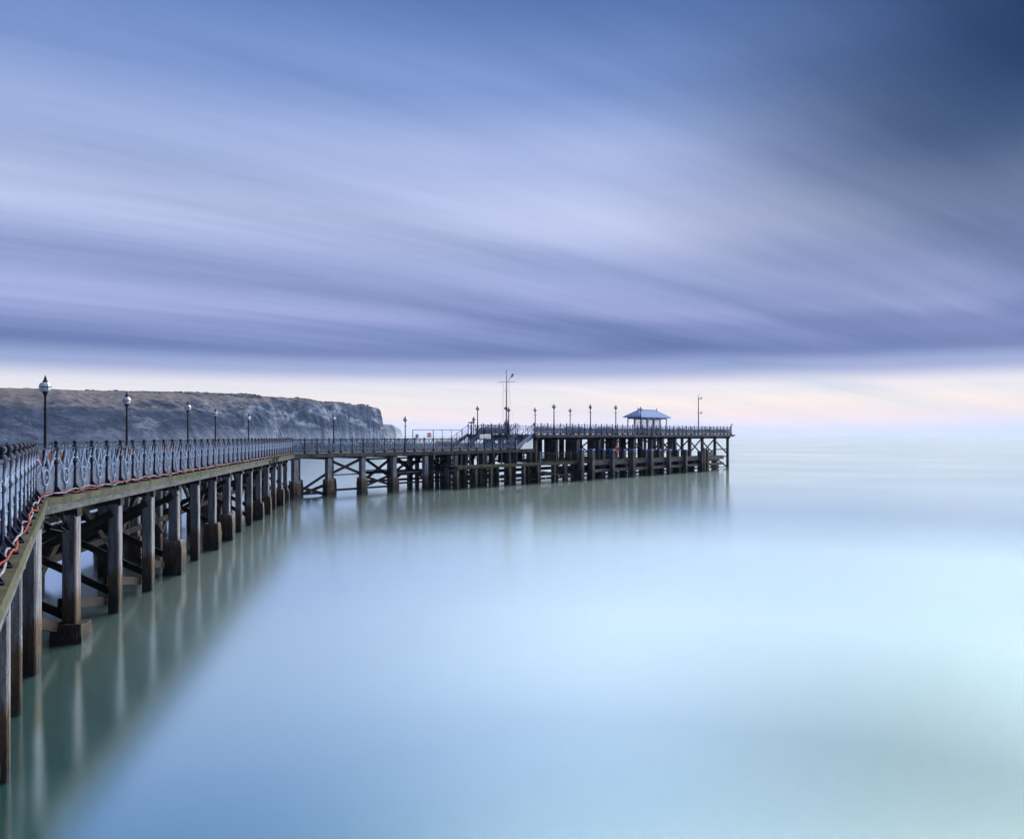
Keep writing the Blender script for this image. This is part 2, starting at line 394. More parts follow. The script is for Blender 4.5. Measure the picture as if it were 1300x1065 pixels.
# scrub along the crest of the down
mb = MB(); gx, gy, hz_ = hgrid
for _ in range(420):
    xpx = random.choice([random.uniform(0, 470), random.uniform(110, 330)]); k = (xpx-650)/1000
    yb = np.interp(xpx, [c[0] for c in coast[:9]], [c[1] for c in coast[:9]]) + np.interp(xpx, [c[0] for c in Dx], [c[1] for c in Dx])*random.uniform(.95, 1.25)
    x = k*yb; i = int((yb-gy[0])/3.5); j = int((x-gx[0])/3.5)
    if not (0 <= i < len(gy) and 0 <= j < len(gx)): continue
    z = hz_[i, j]; r = random.uniform(.8, 2.0)
    if z < 10: continue
    for q in range(3):
        ox, oy = random.uniform(-2, 2)*r, random.uniform(-1, 1)*r; rr = r*random.uniform(.6, 1)
        mb.lathe([(rr*.5, -.8), (rr*1.1, rr*.3), (rr*.9, rr*.8), (rr*.3, rr*1.15)], (x+ox, yb+oy, z), 6)
o = bpy.data.objects.new('scrub', mb.mesh('scrub', 'bush')); C.objects.link(o)
tag(o, 'dark scrub and low bushes dotted along the top of the headland', 'scrub', kind='stuff')

# ------------------------------------------------------------------ railing pieces (local: x along the rail, y outwards is -y)
def post_meshes():
    shaft = MB(); shaft.lathe([(.05, .1), (.042, .2), (.034, .5), (.036, .78), (.055, .82), (.055, .86), (.034, .9), (.034, 1.02),
                        (.05, 1.08), (.066, 1.14), (.07, 1.2), (.066, 1.27), (.045, 1.29)], n=8)
    fin = MB(); fin.lathe([(.028, 1.285), (.03, 1.31), (.06, 1.335), (.066, 1.365), (.05, 1.395), (.018, 1.41)], n=8)
    foot = MB(); foot.box((0, -.03, .015), (.24, .34, .03))
    foot.lathe([(.11, .028), (.1, .07), (.07, .11), (.052, .15)], n=8)
    foot.quad_box([(-.02, -.19, .03), (.02, -.19, .03), (.02, .04, .03), (-.02, .04, .03), (-.02, -.17, .06), (.02, -.17, .06), (.02, .03, .34), (-.02, .03, .34)])
    return shaft, fin, foot
sh, fi, fo = post_meshes()
ME_SHAFT = sh.mesh('post', 'navy', smooth=True); ME_FIN = fi.mesh('finial', 'navy', smooth=True); ME_FOOT = fo.mesh('foot', 'navy')
allp = MB()
for q in (sh, fi, fo):
    o_ = len(allp.v); allp.v += q.v; allp.f += [tuple(o_+i for i in f) for f in q.f]
ME_POST = allp.mesh('post', 'navy')
back = MB(); back.lathe([(.07, .0), (.03, .12), (.03, 1.1), (.045, 1.16), (.02, 1.2), (.045, 1.26), (.015, 1.3)], n=7)
ME_BACKPOST = back.mesh('post', 'navy')
def arc(cx, cz, rx, rz, a0, a1, n=10): return [(cx+rx*math.cos(R(a0+(a1-a0)*i/n)), 0, cz+rz*math.sin(R(a0+(a1-a0)*i/n))) for i in range(n+1)]
def bez(p0, p1, p2, p3, n=9):
    out = []
    for i in range(n+1):
        t = i/n; a = (1-t)**3; b = 3*t*(1-t)**2; c = 3*t*t*(1-t); d = t**3
        out.append((a*p0[0]+b*p1[0]+c*p2[0]+d*p3[0], 0, a*p0[1]+b*p1[1]+c*p2[1]+d*p3[1]))
    return out
def scroll_mb(r=.021, n=5):
    mb = MB()
    mb.tube(arc(.5, .5, .13, .19, 0, 360, 16), r, n)
    mb.tube(bez((.36, .62), (.36, .9), (.47, .85), (.5, 1.2)), r*1.25, n)
    mb.tube(bez((.64, .62), (.64, .9), (.53, .85), (.5, 1.2)), r*1.25, n)
    for s in (-1, 1):
        q = lambda x: .5+s*(x-.5)
        mb.tube(bez((q(.04), .95), (q(.22), 1.0), (q(.3), .75), (q(.36), .6)), r, n)
        mb.tube(arc(q(.17), .7, .07, .1, 0, 360, 8), r*.7, 4)
        mb.tube(bez((q(.03), 1.18), (q(.1), 1.02), (q(.16), 1.0), (q(.2), .82)), r, n)
    mb.tube(bez((.5, .1), (.44, .2), (.56, .25), (.5, .32)), r, n)
    mb.lathe([(.015, -.035), (.045, 0), (.015, .035)], (.5, 0, .5), 6)
    return mb
ME_SCROLL = scroll_mb().mesh('scroll_panel', 'pale')
ME_SCROLLD = scroll_mb(.024, 4).mesh('scroll_panel', 'pale')
nb_ = MB(); nb_.box((.5, .035, .43), (.95, .008, .68)); ME_NET = nb_.mesh('netting', 'net')

def railing(pts, label, zf, spacing=1.2, detail=False, back=False, net=True, skip_last=False, nosc=False, group='cast iron railings round the pier decks'):
    p0 = pts[0]; root = thing('railing', (p0.x, p0.y, zf(p0.y)), label, 'railing', group)
    rl = Vector(root.location)
    for p, a, l in along(pts, spacing, skip_last=skip_last):
        loc = Vector((p.x, p.y, zf(p.y)))-rl
        if detail:
            po = inst(ME_SHAFT, 'post', root, loc, a + random.uniform(-.02, .02))
            inst(ME_FIN, 'finial', po, (0, 0, 0)); inst(ME_FOOT, 'foot', po, (0, 0, 0))
        else: inst(ME_BACKPOST if back else ME_POST, 'post', root, loc, a)
        if l > 0 and not nosc:
            inst(ME_SCROLL if detail else ME_SCROLLD, 'scroll_panel', root, loc, a, (l, 1, 1))
        if l > 0 and net: inst(ME_NET, 'netting', root, loc, a, (l, 1, 1))
    def rail(zt, zb, hw, nm):
        mb = MB(); strip(mb, pts, hw, -hw, zt, zb, zf); mb.part(nm, 'navy', root)
    rail(1.235, 1.19, .03, 'handrail')
    rail(.11, .085, .015, 'bottom_rail')
    return root

# ------------------------------------------------------------------ pier neck
def pile(parent, x, y, ztop, wd, rz, mt='pile', zbot=-1.2, base=None, bw=.62, bevel=.03, name='pile'):
    mb = MB(); h = wd/2
    wj = random.uniform(-.012, .012)
    mb.box((x, y, (ztop+zbot)/2), (wd, wd*.95, ztop-zbot), rz+wj)
    o = mb.part(name, mt, parent)
    bm = o.modifiers.new('bevel', 'BEVEL'); bm.width = .035; bm.segments = 1
    if base:
        b = MB(); c, s_ = math.cos(rz), math.sin(rz); o_ = len(b.v)
        K = 6; zs = np.linspace(-1.2, base, K); ring = [(-1, -1), (0, -1.06), (1, -1), (1.06, 0), (1, 1), (0, 1.06), (-1, 1), (-1.06, 0)]
        for zi, z in enumerate(zs):
            for rx, ry in ring:
                q = bw/2*(1+random.uniform(-.07, .07)) * (.9 if zi == K-1 else 1); xx, yy = rx*q, ry*q
                b.v.append((x+c*xx-s_*yy, y+s_*xx+c*yy, z + (random.uniform(-.06, .06) if zi == K-1 else 0)))
        for i in range(K-1):
            for j in range(8): b.f.append((i*8+j, i*8+(j+1) % 8, (i+1)*8+(j+1) % 8, (i+1)*8+j))
        b.f.append(tuple((K-1)*8+j for j in range(8)))
        off = wloc(parent); bo = b.part('pile_base', mt, o)
        bo.location = (0, 0, 0)
    return o

neck = thing('pier', (E1.x, E1.y, 0), 'long narrow grey pier walkway on square concrete piles bending away from the lower left', 'pier')
NP = [E0, E1, E2]
mb = MB(); strip(mb, EP[:3] , -.16, -5.7, 0, -.1); mb.part('deck', 'deck', neck)
mb = MB(); strip(mb, NP, 0, -.17, .004, -.15); mb.part('edge_board', 'edge', neck)
mb = MB(); strip(mb, NP, -.05, -.2, -.155, -.37); mb.part('fascia_beam', 'fascia', neck)
mb = MB(); strip(mb, NP, -5.53, -5.7, .01, -.35); mb.part('fascia_beam', 'fascia', neck)
for o1 in (1.4, 2.4, 3.4, 4.6):
    mb = MB(); strip(mb, NP, -o1, -o1-.2, -.105, -.42); mb.part('stringer', 'dark_timber', neck)
D1 = (E2-E1).normalized(); N1 = Vector((-D1.y, D1.x)); A1 = math.atan2(D1.y, D1.x)
N0 = Vector((-D0.y, D0.x)); A0 = math.atan2(D0.y, D0.x)
bents = []
for a in (3.5, 6.9, 10.5, 14.0): bents.append((E1-D0*a, N0, A0, a))
bents.append((E1-D0*.75, N1, A1, 0))
L1 = (E2-E1).length; k = 1; s = 2.35
while s < L1-1.0:
    bents.append((E1+D1*s, N1, A1, -k)); s += 3.42; k += 1
bases = {0: (.0,), 1: (.45, .8), 4: (1.35, .72), 6: (1.25, .72), 7: (1.35, .72), 10: (1.1, .66), 11: (1.2, .66), 13: (1.3, .66), 14: (1.0, .62)}
rowprev = {}
for bi, (p, n_, az, idx) in enumerate(bents):
    ins = .5 if idx > 0 else .33
    pts = [p+n_*ins, p+n_*2.8, p+n_*5.3]
    for r, q in enumerate(pts):
        zt = zd(q.y)-.62 if r else zd(q.y)-.55
        bb = bases.get(-idx) if idx <= 0 and r == 0 else None
        wd = .36 if r == 0 else .34
        base = bb[0] if bb and bb[0] else (random.choice([None, None, 1.1]) if r else None)
        bw = bb[1] if bb and len(bb) > 1 else .6
        pile(neck, q.x, q.y, zt, wd*random.uniform(.95, 1.06), az, base=base, bw=bw)
    # cap beam across the bent
    mb = MB(); a, b = p+n_*.12, p+n_*5.6; zz_ = zd(p.y)-.5
    mb.beam((a.x, a.y, zz_), (b.x, b.y, zz_), .34, .24); mb.part('cap_beam', 'dark_timber', neck)
    if random.random() < .45:
        for za, zb_ in ((3.1, .5), (.5, 3.1)):
            mb = MB(); s_ = (-.2 if za > zb_ else .2); d_ = Vector((math.cos(az), math.sin(az)))*s_
            a, b = pts[0]+d_, pts[2]+d_; mb.beam((a.x, a.y, za), (b.x, b.y, zb_), .09, .22); mb.part('cross_brace', 'dark_timber', neck)
cols = sorted([b for b in bents], key=lambda b: b[0].y)
for i in range(len(cols)-1):
    a, b = cols[i], cols[i+1]
    q = lambda bt, o_: bt[0]+bt[1]*o_
    mb = MB()  # far side planks, packed closer to darken the view under the deck
    for z in np.arange(.95 if i < 9 else .7, 3.45, .36):
        A, B = q(a, 5.5), q(b, 5.5)
        if z > 1.9 or random.random() < .6: mb.beam((A.x, A.y, z), (B.x, B.y, z+random.uniform(-.03, .03)), .08, .33 if z > 2.2 and i < 10 else .26)
    mb.part('boarding', 'dark_timber', neck)
    for o_ in (2.62,):
        A, B = q(a, o_), q(b, o_); z0, z1 = ((3.2, .9) if i % 2 else (.9, 3.2))
        mb = MB(); mb.beam((A.x, A.y, z0), (B.x, B.y, z1), .1, .24); mb.part('cross_brace', 'dark_timber', neck)
        mb = MB(); mb.beam((A.x, A.y, 1.5), (B.x, B.y, 1.5), .1, .24); mb.part('waling', 'dark_timber', neck)
    if i < 9:
        A, B = q(a, .62), q(b, .62); mb = MB()
        mb.beam((A.x, A.y, 1.25 if i < 5 else 1.0), (B.x, B.y, .35), .11, .26); mb.part('cross_brace', 'rust_timber', neck)
# hanging frayed ropes and chain under the edge
for s in (1.0, 8.7, 12.1, 19.3, 33.0):
    p = E1+D1*s; th = MB()
    for j in range(4):
        x0 = p + N1*random.uniform(.1, .4) + D1*random.uniform(-.25, .25); z0 = zd(p.y)-.36
        th.tube([(x0.x+random.uniform(-.05, .05)*t_, x0.y+random.uniform(-.05, .05)*t_, z0-.11*t_) for t_ in range(random.randint(3, 6))], .013, 5)
    th.part('hanging_rope', 'fascia', neck)

# ------------------------------------------------------------------ pier arm (lower deck running right to the head)
LZ = 3.83
arm = thing('pier', F(0, 0, 0), 'low middle section of the pier on pale concrete piles with open timber cross bracing', 'pier')
flat = lambda y: LZ
mb = MB(); pz = [E2, E3]
inner = offset(EP[:4], -5.7)
def prism(mb, poly, zb, zt):
    K = len(poly); o = len(mb.v); mb.v += [(p[0], p[1], zb) for p in poly]+[(p[0], p[1], zt) for p in poly]
    mb.f.append(tuple(o+i for i in range(K))[::-1]); mb.f.append(tuple(o+K+i for i in range(K)))
    for i in range(K): mb.f.append((o+i, o+(i+1) % K, o+K+(i+1) % K, o+K+i))
eo = offset(EP, -.16); ei = offset(EP, -5.7)
prism(mb, [eo[2], eo[3], ei[3], ei[2]][::1], LZ-.1, LZ); mb.part('deck', 'deck', arm)
mb = MB(); prism(mb, [F(19, 5.455, 0), F(33, 5.455, 0), F(33, 11.25, 0), F(19, 11.25, 0)], LZ-.1, LZ+.003); mb.part('deck', 'deck', arm)
mb = MB(); a0, a1, b0, b1 = offset(EP, 0), None, offset(EP, -.17), None
def q4(pa, pb, pc, pd, zb, zt): m_ = MB(); m_.quad_box([(p.x, p.y, zb) for p in (pa, pb, pc, pd)]+[(p.x, p.y, zt) for p in (pa, pb, pc, pd)]); return m_
q4(a0[2], b0[2], b0[3], a0[3], LZ-.13, LZ+.006).part('edge_board', 'fascia', arm)
c0, c1 = offset(EP, -.05), offset(EP, -.2)
q4(c0[2], c1[2], c1[3], c0[3], LZ-.37, LZ-.135).part('fascia_beam', 'fascia', arm)
d0, d1 = offset(EP, -5.55), offset(EP, -5.69)
q4(d0[2], d1[2], d1[3], d0[3], LZ-.45, LZ-.105).part('fascia_beam', 'fascia', arm)
for o1 in (1.2, 2.6, 4.0):
    a, b = F(0, o1, LZ-.3), F(33, o1, LZ-.3); mb = MB(); mb.beam(a, b, .2, .38); mb.part('stringer', 'dark_timber', arm)
ab = [.35, 3.9, 7.75, 11.6, 15.8, 20.1, 24.4, 28.7, 32.4]
for i, s in enumerate(ab):
    rows = (.15, 5.1) if s < 18 else (.15, 3.8, 7.5, 11.0)
    for r in rows:
        zt = LZ-.5
        p = F(s, r, 0)
        pile(arm, p.x, p.y, zt, .5 if r < 1 else .42, AZ, 'pile' if (r < 1 and s < 22) or s < 18 else 'timber_pile', base=(1.45 if i < 3 else 1.3 if i == 3 else None) if r < 1 else (1.2 if i < 3 else None), bw=.78)
    a, b = F(s, -.05, LZ-.46), F(s, rows[-1]+.25, LZ-.46)
    mb = MB(); mb.beam(a, b, .36, .26); mb.part('cap_beam', 'dark_timber', arm)
def xb(parent, s0, s1, wv, z0, z1, ht=.22, both=True, mt='dark_timber'):
    mb = MB(); mb.beam(F(s0, wv, z0), F(s1, wv, z1), .1, ht); mb.part('cross_brace', mt, parent)
    if both: mb = MB(); mb.beam(F(s0, wv+.12, z1), F(s1, wv+.12, z0), .1, ht); mb.part('cross_brace', mt, parent)
def wal(parent, s0, s1, wv, z, ht=.18, mt='dark_timber', th=.12):
    mb = MB(); mb.beam(F(s0, wv, z), F(s1, wv, z), th, ht); mb.part('waling', mt, parent)
xb(arm, .6, 3.7, .2, .95, .05, .26); xb(arm, .6, 3.7, 5.1, 1.6, .3, .22, False); wal(arm, .6, 3.7, .3, .22); wal(arm, .6, 3.7, 5.2, .5)
mb = MB(); mb.beam(F(1.2, .3, .6), F(3.7, .3, 1.9), .1, .22); mb.part('cross_brace', 'dark_timber', arm)
xb(arm, 4.1, 7.55, .2, 3.15, 1.85, .24); wal(arm, 4.1, 7.55, .3, 1.8, .1); wal(arm, 4.1, 7.55, .25, .42, .2)
xb(arm, 8.0, 11.4, .2, 1.55, .55, .22); wal(arm, 8.0, 11.4, .3, 2.1, .09); wal(arm, 8.0, 11.4, .25, .45, .18)
for i in range(3, 8):
    s0, s1 = ab[i]+.2, ab[i+1]-.2
    wal(arm, s0, s1, .25, 1.75 if i == 3 else 1.55, .14, 'fascia' if i == 3 else 'dark_timber'); wal(arm, s0, s1, .3, .7); wal(arm, s0, s1, 5.1, 3.0); wal(arm, s0, s1, 5.1, 1.6, .3); wal(arm, s0, s1, 5.1, .7, .25)
    xb(arm, s0, s1, 5.0, 3.1, .8, .28)
    if i > 4:
        xb(arm, s0, s1, 10.9, 3.1, .8, .28); wal(arm, s0, s1, 10.9, 2.3, .3); wal(arm, s0, s1, 10.9, .9, .3)
for s in (21.5, 24.0, 27.3, 30.5):
    for wv in (2.0, 6.3, 9.0):
        p = F(s+random.uniform(-.5, .5), wv, 0); pile(arm, p.x, p.y, 3.4, .42, AZ, 'timber_pile')

# ------------------------------------------------------------------ pier head (upper deck)
HZ = CAMZ+.05; S0, S1, WB = 33.0, 85.3, 11.2
head = thing('pier', F(33, 0, 0), 'broad raised end of the pier on dark timber piles carrying the shelter and lamps', 'pier')
mb = MB(); prism(mb, [F(S0, -.25, 0), F(S1, -.25, 0), F(S1, WB, 0), F(S0, WB, 0)], HZ-.1, HZ); mb.part('deck', 'deck', head)
for (a, b) in (((S0-.06, -.32), (S1+.06, -.32)), ((S0-.06, WB+.07), (S1+.06, WB+.07))):
    mb = MB(); mb.beam(F(*a, HZ-.18), F(*b, HZ-.18), .13, .36); mb.part('fascia_beam', 'fascia', head)
for s in (S0-.07, S1+.07):
    mb = MB(); mb.beam(F(s, -.25, HZ-.18), F(s, WB, HZ-.18), .13, .355); mb.part('fascia_beam', 'fascia', head)
mb = MB(); mb.beam(F(S1-.4, -.36, HZ-.2), F(S1+.75, -.36, HZ-.12), .1, .16); mb.part('beam_end', 'dark_timber', head)
for o1 in (.35, 2.2, 4.1, 6.0, 7.9, 9.8, 10.9):
    mb = MB(); mb.beam(F(S0+.1, o1, HZ-.3), F(S1-.1, o1, HZ-.3), .22, .4); mb.part('stringer', 'dark_timber', head)
hb = [33.6, 37.6, 41.8, 46.7, 50.8, 55.1, 59.9, 62.9, 66.7, 71.3, 75.4, 79.7, 84.3]
for i, s in enumerate(hb):
    for r in (.2, 3.8, 7.4, 10.8):
        p = F(s, r, 0); wd = .48 if r < 1 else .5
        if r == .2 and i == 2: wd = .75
        if s > 74: wd = .4
        if s > 78 and r > 1 and r < 10: continue
        pile(head, p.x, p.y, HZ-.62, wd, AZ, 'timber_pile', base=(1.35 if (i == 11 and r < 1) else None), bw=.85)
    mb = MB(); mb.beam(F(s, -.2, HZ-.52), F(s, 11.05, HZ-.52), .36, .3); mb.part('cap_beam', 'dark_timber', head)
# broad boarded piers under the deck
for s in (36.0, 39.7, 43.8, 45.4, 48.7, 53.0, 57.0, 64.8, 68.8):
    for wv in ((3.0, 7.9) if s < 60 else (5.2,)):
        mb = MB(); mb.box(F(s, wv, (HZ-.6+1.9)/2), (.9, .25, HZ-.6-1.9), AZ); mb.part('boarded_pier', 'dark_timber', head)
for i in range(len(hb)-1):
    s0, s1 = hb[i], hb[i+1]
    if i >= 5:
        xb(head, s0, s1, 10.8, HZ-.8, 2.5, .2)
        xb(head, s0, s1, .35, HZ-.8 if i % 2 else 2.4, 2.4 if i % 2 else HZ-.8, .2, i in (7, 8, 9, 10), 'rust_timber' if i in (8, 9) else 'dark_timber')
    wal(head, s0, s1, 10.95, 2.9, .12); wal(head, s0, s1, 10.95, 2.45, .12)
    wal(head, s0, s1, 7.4, .9, .3); 
    if i < 10:
        wal(head, s0, s1, 3.8, 1.2, .4); wal(head, s0, s1, 3.9, .55, .3)
for wv in (.3,):
    xb(head, 75.6, 79.5, wv, 3.0, .9, .2); wal(head, 79.9, 84.1, wv, 3.1, .16); wal(head, 79.9, 84.1, wv, 1.9, .16)
    mb = MB(); mb.beam(F(76, wv, 3.4), F(84.2, wv, .15), .1, .22); mb.part('cross_brace', 'dark_timber', head)
    mb = MB(); mb.beam(F(75.6, wv+.14, 1.6), F(80, wv+.14, .1), .1, .22); mb.part('cross_brace', 'dark_timber', head)
    wal(head, 80, 84.1, wv, .18, .1)
    mb = MB(); mb.beam(F(79.9, wv, 3.0), F(79.9+3.9, wv, 4.9), .1, .2)
# end wall below the upper deck, facing the lower deck
for (w0, w1, z0, z1) in ((3.0, 4.6, LZ+.1, HZ-.4), (4.75, 7.2, LZ+.1, LZ+.62), (4.75, 7.2, LZ+.95, HZ-.4), (7.3, 8.4, LZ+.1, HZ-.4)):
    mb = MB(); mb.box(F(S0+.2, (w0+w1)/2, (z0+z1)/2), (.1, w1-w0, z1-z0), AZ); mb.part('end_wall_panel', 'boards', head)

# ------------------------------------------------------------------ landing stage
TZ = 2.25
stage = thing('landing_stage', F(17.8, -2.6, 0), 'low timber landing stage with a mossy front beam below the pier head', 'landing stage')
mb = MB(); prism(mb, [F(17.8, -2.6, 0), F(77.2, -2.6, 0), F(77.2, -.45, 0), F(17.8, -.45, 0)], TZ-.12, TZ); mb.part('deck', 'dark_timber', stage)
mb = MB(); prism(mb, [F(34.0, -.44, 0), F(58, -.44, 0), F(58, 10.4, 0), F(34.0, 10.4, 0)], TZ-.12, TZ-.004); mb.part('deck', 'dark_timber', stage)
mb = MB(); mb.beam(F(17.7, -2.68, TZ-.12), F(40.9, -2.68, TZ-.12), .14, .3); mb.part('front_beam', 'edge', stage)
mb = MB(); mb.beam(F(41.6, -2.68, TZ-.3), F(76.9, -2.68, TZ-.3), .16, .5); mb.part('front_beam', 'fascia', stage)
mb = MB(); mb.beam(F(41.6, -2.68, TZ-1.25), F(76.9, -2.68, TZ-1.25), .16, .36); mb.part('front_beam', 'fascia', stage)
mb = MB(); mb.beam(F(17.9, -2.5, TZ+1.1), F(33.5, -.4, TZ+1.1), .1, .1); 
for s in np.arange(18.0, 40.5, 2.6):
    for wv in (-2.4, -.6):
        p = F(s+random.uniform(-.3, .3), wv, 0); pile(stage, p.x, p.y, TZ-.14, .4, AZ, 'timber_pile')
for s in np.arange(18.4, 76, 4.1):
    a, b = F(s, -2.5, TZ-.28), F(s, -.5, TZ-.28); mb = MB(); mb.beam(a, b, .25, .25); mb.part('cap_beam', 'dark_timber', stage)
for i, s in enumerate(np.arange(18.4, 76, 4.1)):
    wal(stage, s, s+3.9, -.55, 1.5, .35); wal(stage, s, s+3.9, -.55, .8, .4); wal(stage, s, s+3.9, -.55, .3, .25)
    if i > 4: wal(stage, s, s+3.9, 1.2, 1.1, .9)
for s in (41.9, 44.6, 50.1, 55.2, 59.8, 64.5, 68.9):
    p = F(s+.8, -1.2, 0); pile(stage, p.x, p.y, TZ-.14, .5, AZ, 'timber_pile')
mb = MB(); mb.beam(F(31.5, -2.5, 1.2), F(38.6, -2.5, .3), .12, .3); mb.part('cross_brace', 'rust_timber', stage)
# slim posts between stage and lower deck
for s in np.arange(19.0, 33.2, 1.28):
    mb = MB(); mb.box(F(s, -.62, (TZ+LZ-.38)/2), (.13, .13, LZ-.38-TZ), AZ); mb.part('post', 'fascia', stage)
# pile with pale concrete shaft at the stage's left end
p = F(19.3, -1.7, 0)
# fender piles
fg = 'timber fender piles along the landing stage'
FW = -2.95
specs = []
def s_at(x, wv):
    k = (x-650)/1000; b = P2+V*wv; return (-b.x + k*b.y)/(U.x-k*U.y)
fl = [(738, 1), (751.5, 1), (765, 0), (777.5, 1), (791, 0), (803, 1), (819, 0), (826, 1), (836, 0), (849, 1), (859, 0), (870, 1)]
wear = {738: 'rusty footed fender post at the left end of the grey double beams',
        751.5: 'fender post rising through the double beams below the third lamp from the mast',
        765: 'set back fender post left of the orange life ring', 777.5: 'thick fender post just left of and in front of the orange life ring',
        791: 'set back fender post right of the orange life ring', 803: 'broad weathered fender post below the left end of the shelter',
        819: 'set back fender post below the lamp in front of the shelter', 826: 'fender post below the middle of the shelter',
        836: 'set back fender post below the right half of the shelter', 849: 'fender post below the right end of the shelter roof',
        859: 'set back fender post just right of below the shelter', 870: 'last single fender post left of the corner cluster'}
for x, front in fl:
    wv = FW if front else -.75; s = s_at(x, wv); P_ = F(s, wv, 0)
    th = thing('fender_pile', P_, wear[x], 'fender pile', fg)
    wd = .56 if front else .62
    if x in (803, 826): wd = .66
    zt = CAMZ-20.3*P_.y/1000*(1.0)
    o = pile(th, P_.x, P_.y, zt if front else zt+.05, wd, AZ, 'timber_pile')
    mb = MB(); mb.box((P_.x, P_.y, zt+.1), (wd+.1, wd+.1, .2), AZ); c_ = mb.part('cap', 'blue', th); c_.modifiers.new('bevel', 'BEVEL').width = .05
cl_ = thing('fender_cluster', F(s_at(894, -2.9), -2.9, 0), 'tight cluster of tall timber fender piles at the right end of the landing stage', 'fender piles')
for dx, dw, dz in ((890.5, -2.9, 0), (893.5, -3.0, .35), (897.5, -3.0, .3), (895.5, -2.3, .15), (888, -2.4, 0)):
    s = s_at(dx, dw); P_ = F(s, dw, 0); zt = CAMZ-20.5*P_.y/1000+dz
    pile(cl_, P_.x, P_.y, zt, .5, AZ, 'timber_pile')
p_ = F(s_at(893, -2.7), -2.7, CAMZ-19.6*.124); mb = MB(); mb.box(p_, (1.9, 1.0, .16), AZ)
# stage railing with pickets between stairs and head
pr = thing('picket_fence', F(33.2, -2.4, TZ), 'low dark picket fence on the landing stage left of the boarded openings', 'fence')
mb = MB(); mb.beam(F(31.5, -2.4, TZ+1.1), F(41, -2.4, TZ+1.1), .07, .09); mb.part('rail', 'dark_timber', pr)
mb = MB(); mb.beam(F(31.5, -2.4, TZ+.2), F(41, -2.4, TZ+.2), .07, .09); mb.part('rail', 'dark_timber', pr)
for s in np.arange(31.6, 41, .3):
    mb = MB(); mb.box(F(s, -2.4, TZ+.6), (.05, .05, 1.15), AZ); mb.part('picket', 'dark_timber', pr)
for s, mt_ in ((31.4, 'boards'), (34.3, 'navy'), (37.2, 'fascia'), (40.9, 'navy')):
    mb = MB(); mb.box(F(s, -2.4, TZ+.65), (.14, .14, 1.3), AZ); mb.part('post', mt_, pr)

# ------------------------------------------------------------------ railings
PP = offset(EP, -.25)
railing([PP[0], PP[1]], 'nearest navy railing with ball finials at the far lower left, seen end on', zd, 1.25, True)
railing([PP[1], PP[2]], 'navy railing with pale scrollwork and netting along the water side of the long narrow walkway', zd, 1.2, True)
railing([PP[2], F(29.75, 0, 0).xy], 'navy railing with pale scrollwork along the front of the low middle section', flat, 1.28)
PB = offset(EP, -5.45)
railing([PB[1], PB[2]], 'plainer rear railing along the landward side of the long narrow walkway', zd, 1.25, back=True)
railing([PB[0], PB[1]], 'short plainer rear railing behind the nearest railing at the far left', zd, 1.3, back=True)
railing([PB[2], F(19, 5.2, 0).xy, F(19, 11, 0).xy, F(31.0, 11, 0).xy], 'plainer rear railing of the low middle section behind its benches', flat, 1.3, back=True, net=False)
up = lambda y: HZ
railing([F(33.2, 0, 0).xy, F(85.1, 0, 0).xy], 'front railing along the raised pier head facing the open water', up, 1.27)
railing([F(33.2, 11, 0).xy, F(85.1, 11, 0).xy], 'rear railing of the raised pier head behind the shelter', up, 1.27, back=True, net=False)
railing([F(85.1, 0.1, 0).xy, F(85.1, 10.9, 0).xy], 'railing across the seaward end of the raised pier head', up, 1.27, net=False)
railing([F(33.15, 2.9, 0).xy, F(33.15, 8.3, 0).xy], 'short railing on the pier head between its two flights of steps', up, 1.27, net=False)

# ------------------------------------------------------------------ lamps
def ring_lathe(mb, prof, c=(0, 0, 0), n=14): mb.lathe(prof, c, n)
def lamp(x, y, z, h, label, bar=True, fat=1.0):
    root = thing('street_lamp', (x, y, z), label, 'lamp', 'globe lamps standing along the pier', random.uniform(0, 3))
    root.scale = (fat, fat, 1); k = h-.39
    def pt(prof, name, mt, par=root, n=12):
        mb = MB(); mb.lathe(prof, n=n); o = bpy.data.objects.new(name, mb.mesh(name, mt, smooth=True)); C.objects.link(o); o.parent = par; return o
    pt([(.15, 0), (.15, .06), (.11, .12), (.1, .5), (.12, .56), (.09, .62), (.075, .95), (.09, 1.0), (.06, 1.08), (.046, 1.3), (.04, k-.75), (.05, k-.72), (.05, k-.68), (.036, k-.62), (.036, k-.3), (.05, k-.27)], 'lamp_post', 'black')
    pt([(.04, k-.3), (.05, k-.26), (.10, k-.14), (.12, k-.11)], 'lamp_bracket', 'black')
    gp = [(.175*math.sin(R(a)), k-.175*math.cos(R(a))) for a in range(30, 151, 12)]
    go = pt(gp, 'globe', 'opal', n=18)
    pt([(.178, k-.014), (.184, k-.008), (.184, k+.008), (.178, k+.014)], 'band', 'black', go, 18)
    cr = pt([(.09, k+.145), (.07, k+.175), (.075, k+.2), (.04, k+.23), (.055, k+.25), (.03, k+.28), (.04, k+.3), (.02, k+.33), (.006, h)], 'crown', 'black')
    for a in (0, 120, 240):
        mb = MB(); q = R(a); pts = [(.18*math.sin(R(t))*math.cos(q), .18*math.sin(R(t))*math.sin(q), k-.18*math.cos(R(t))) for t in range(35, 150, 12)]
        mb.tube(pts, .006, 4); o = bpy.data.objects.new('globe_strap', mb.mesh('globe_strap', 'black')); C.objects.link(o); o.parent = go
    if bar:
        mb = MB(); mb.tube([(-.24, 0, k-.68), (.24, 0, k-.68)], .018, 5); o = bpy.data.objects.new('ladder_bar', mb.mesh('ladder_bar', 'black')); C.objects.link(o); o.parent = root
    return root
def on_neck(x, off):
    k = (x-650)/1000; b = E1+N1*off; s = (b.x-k*b.y)/(k*D1.y-D1.x); return b+D1*s
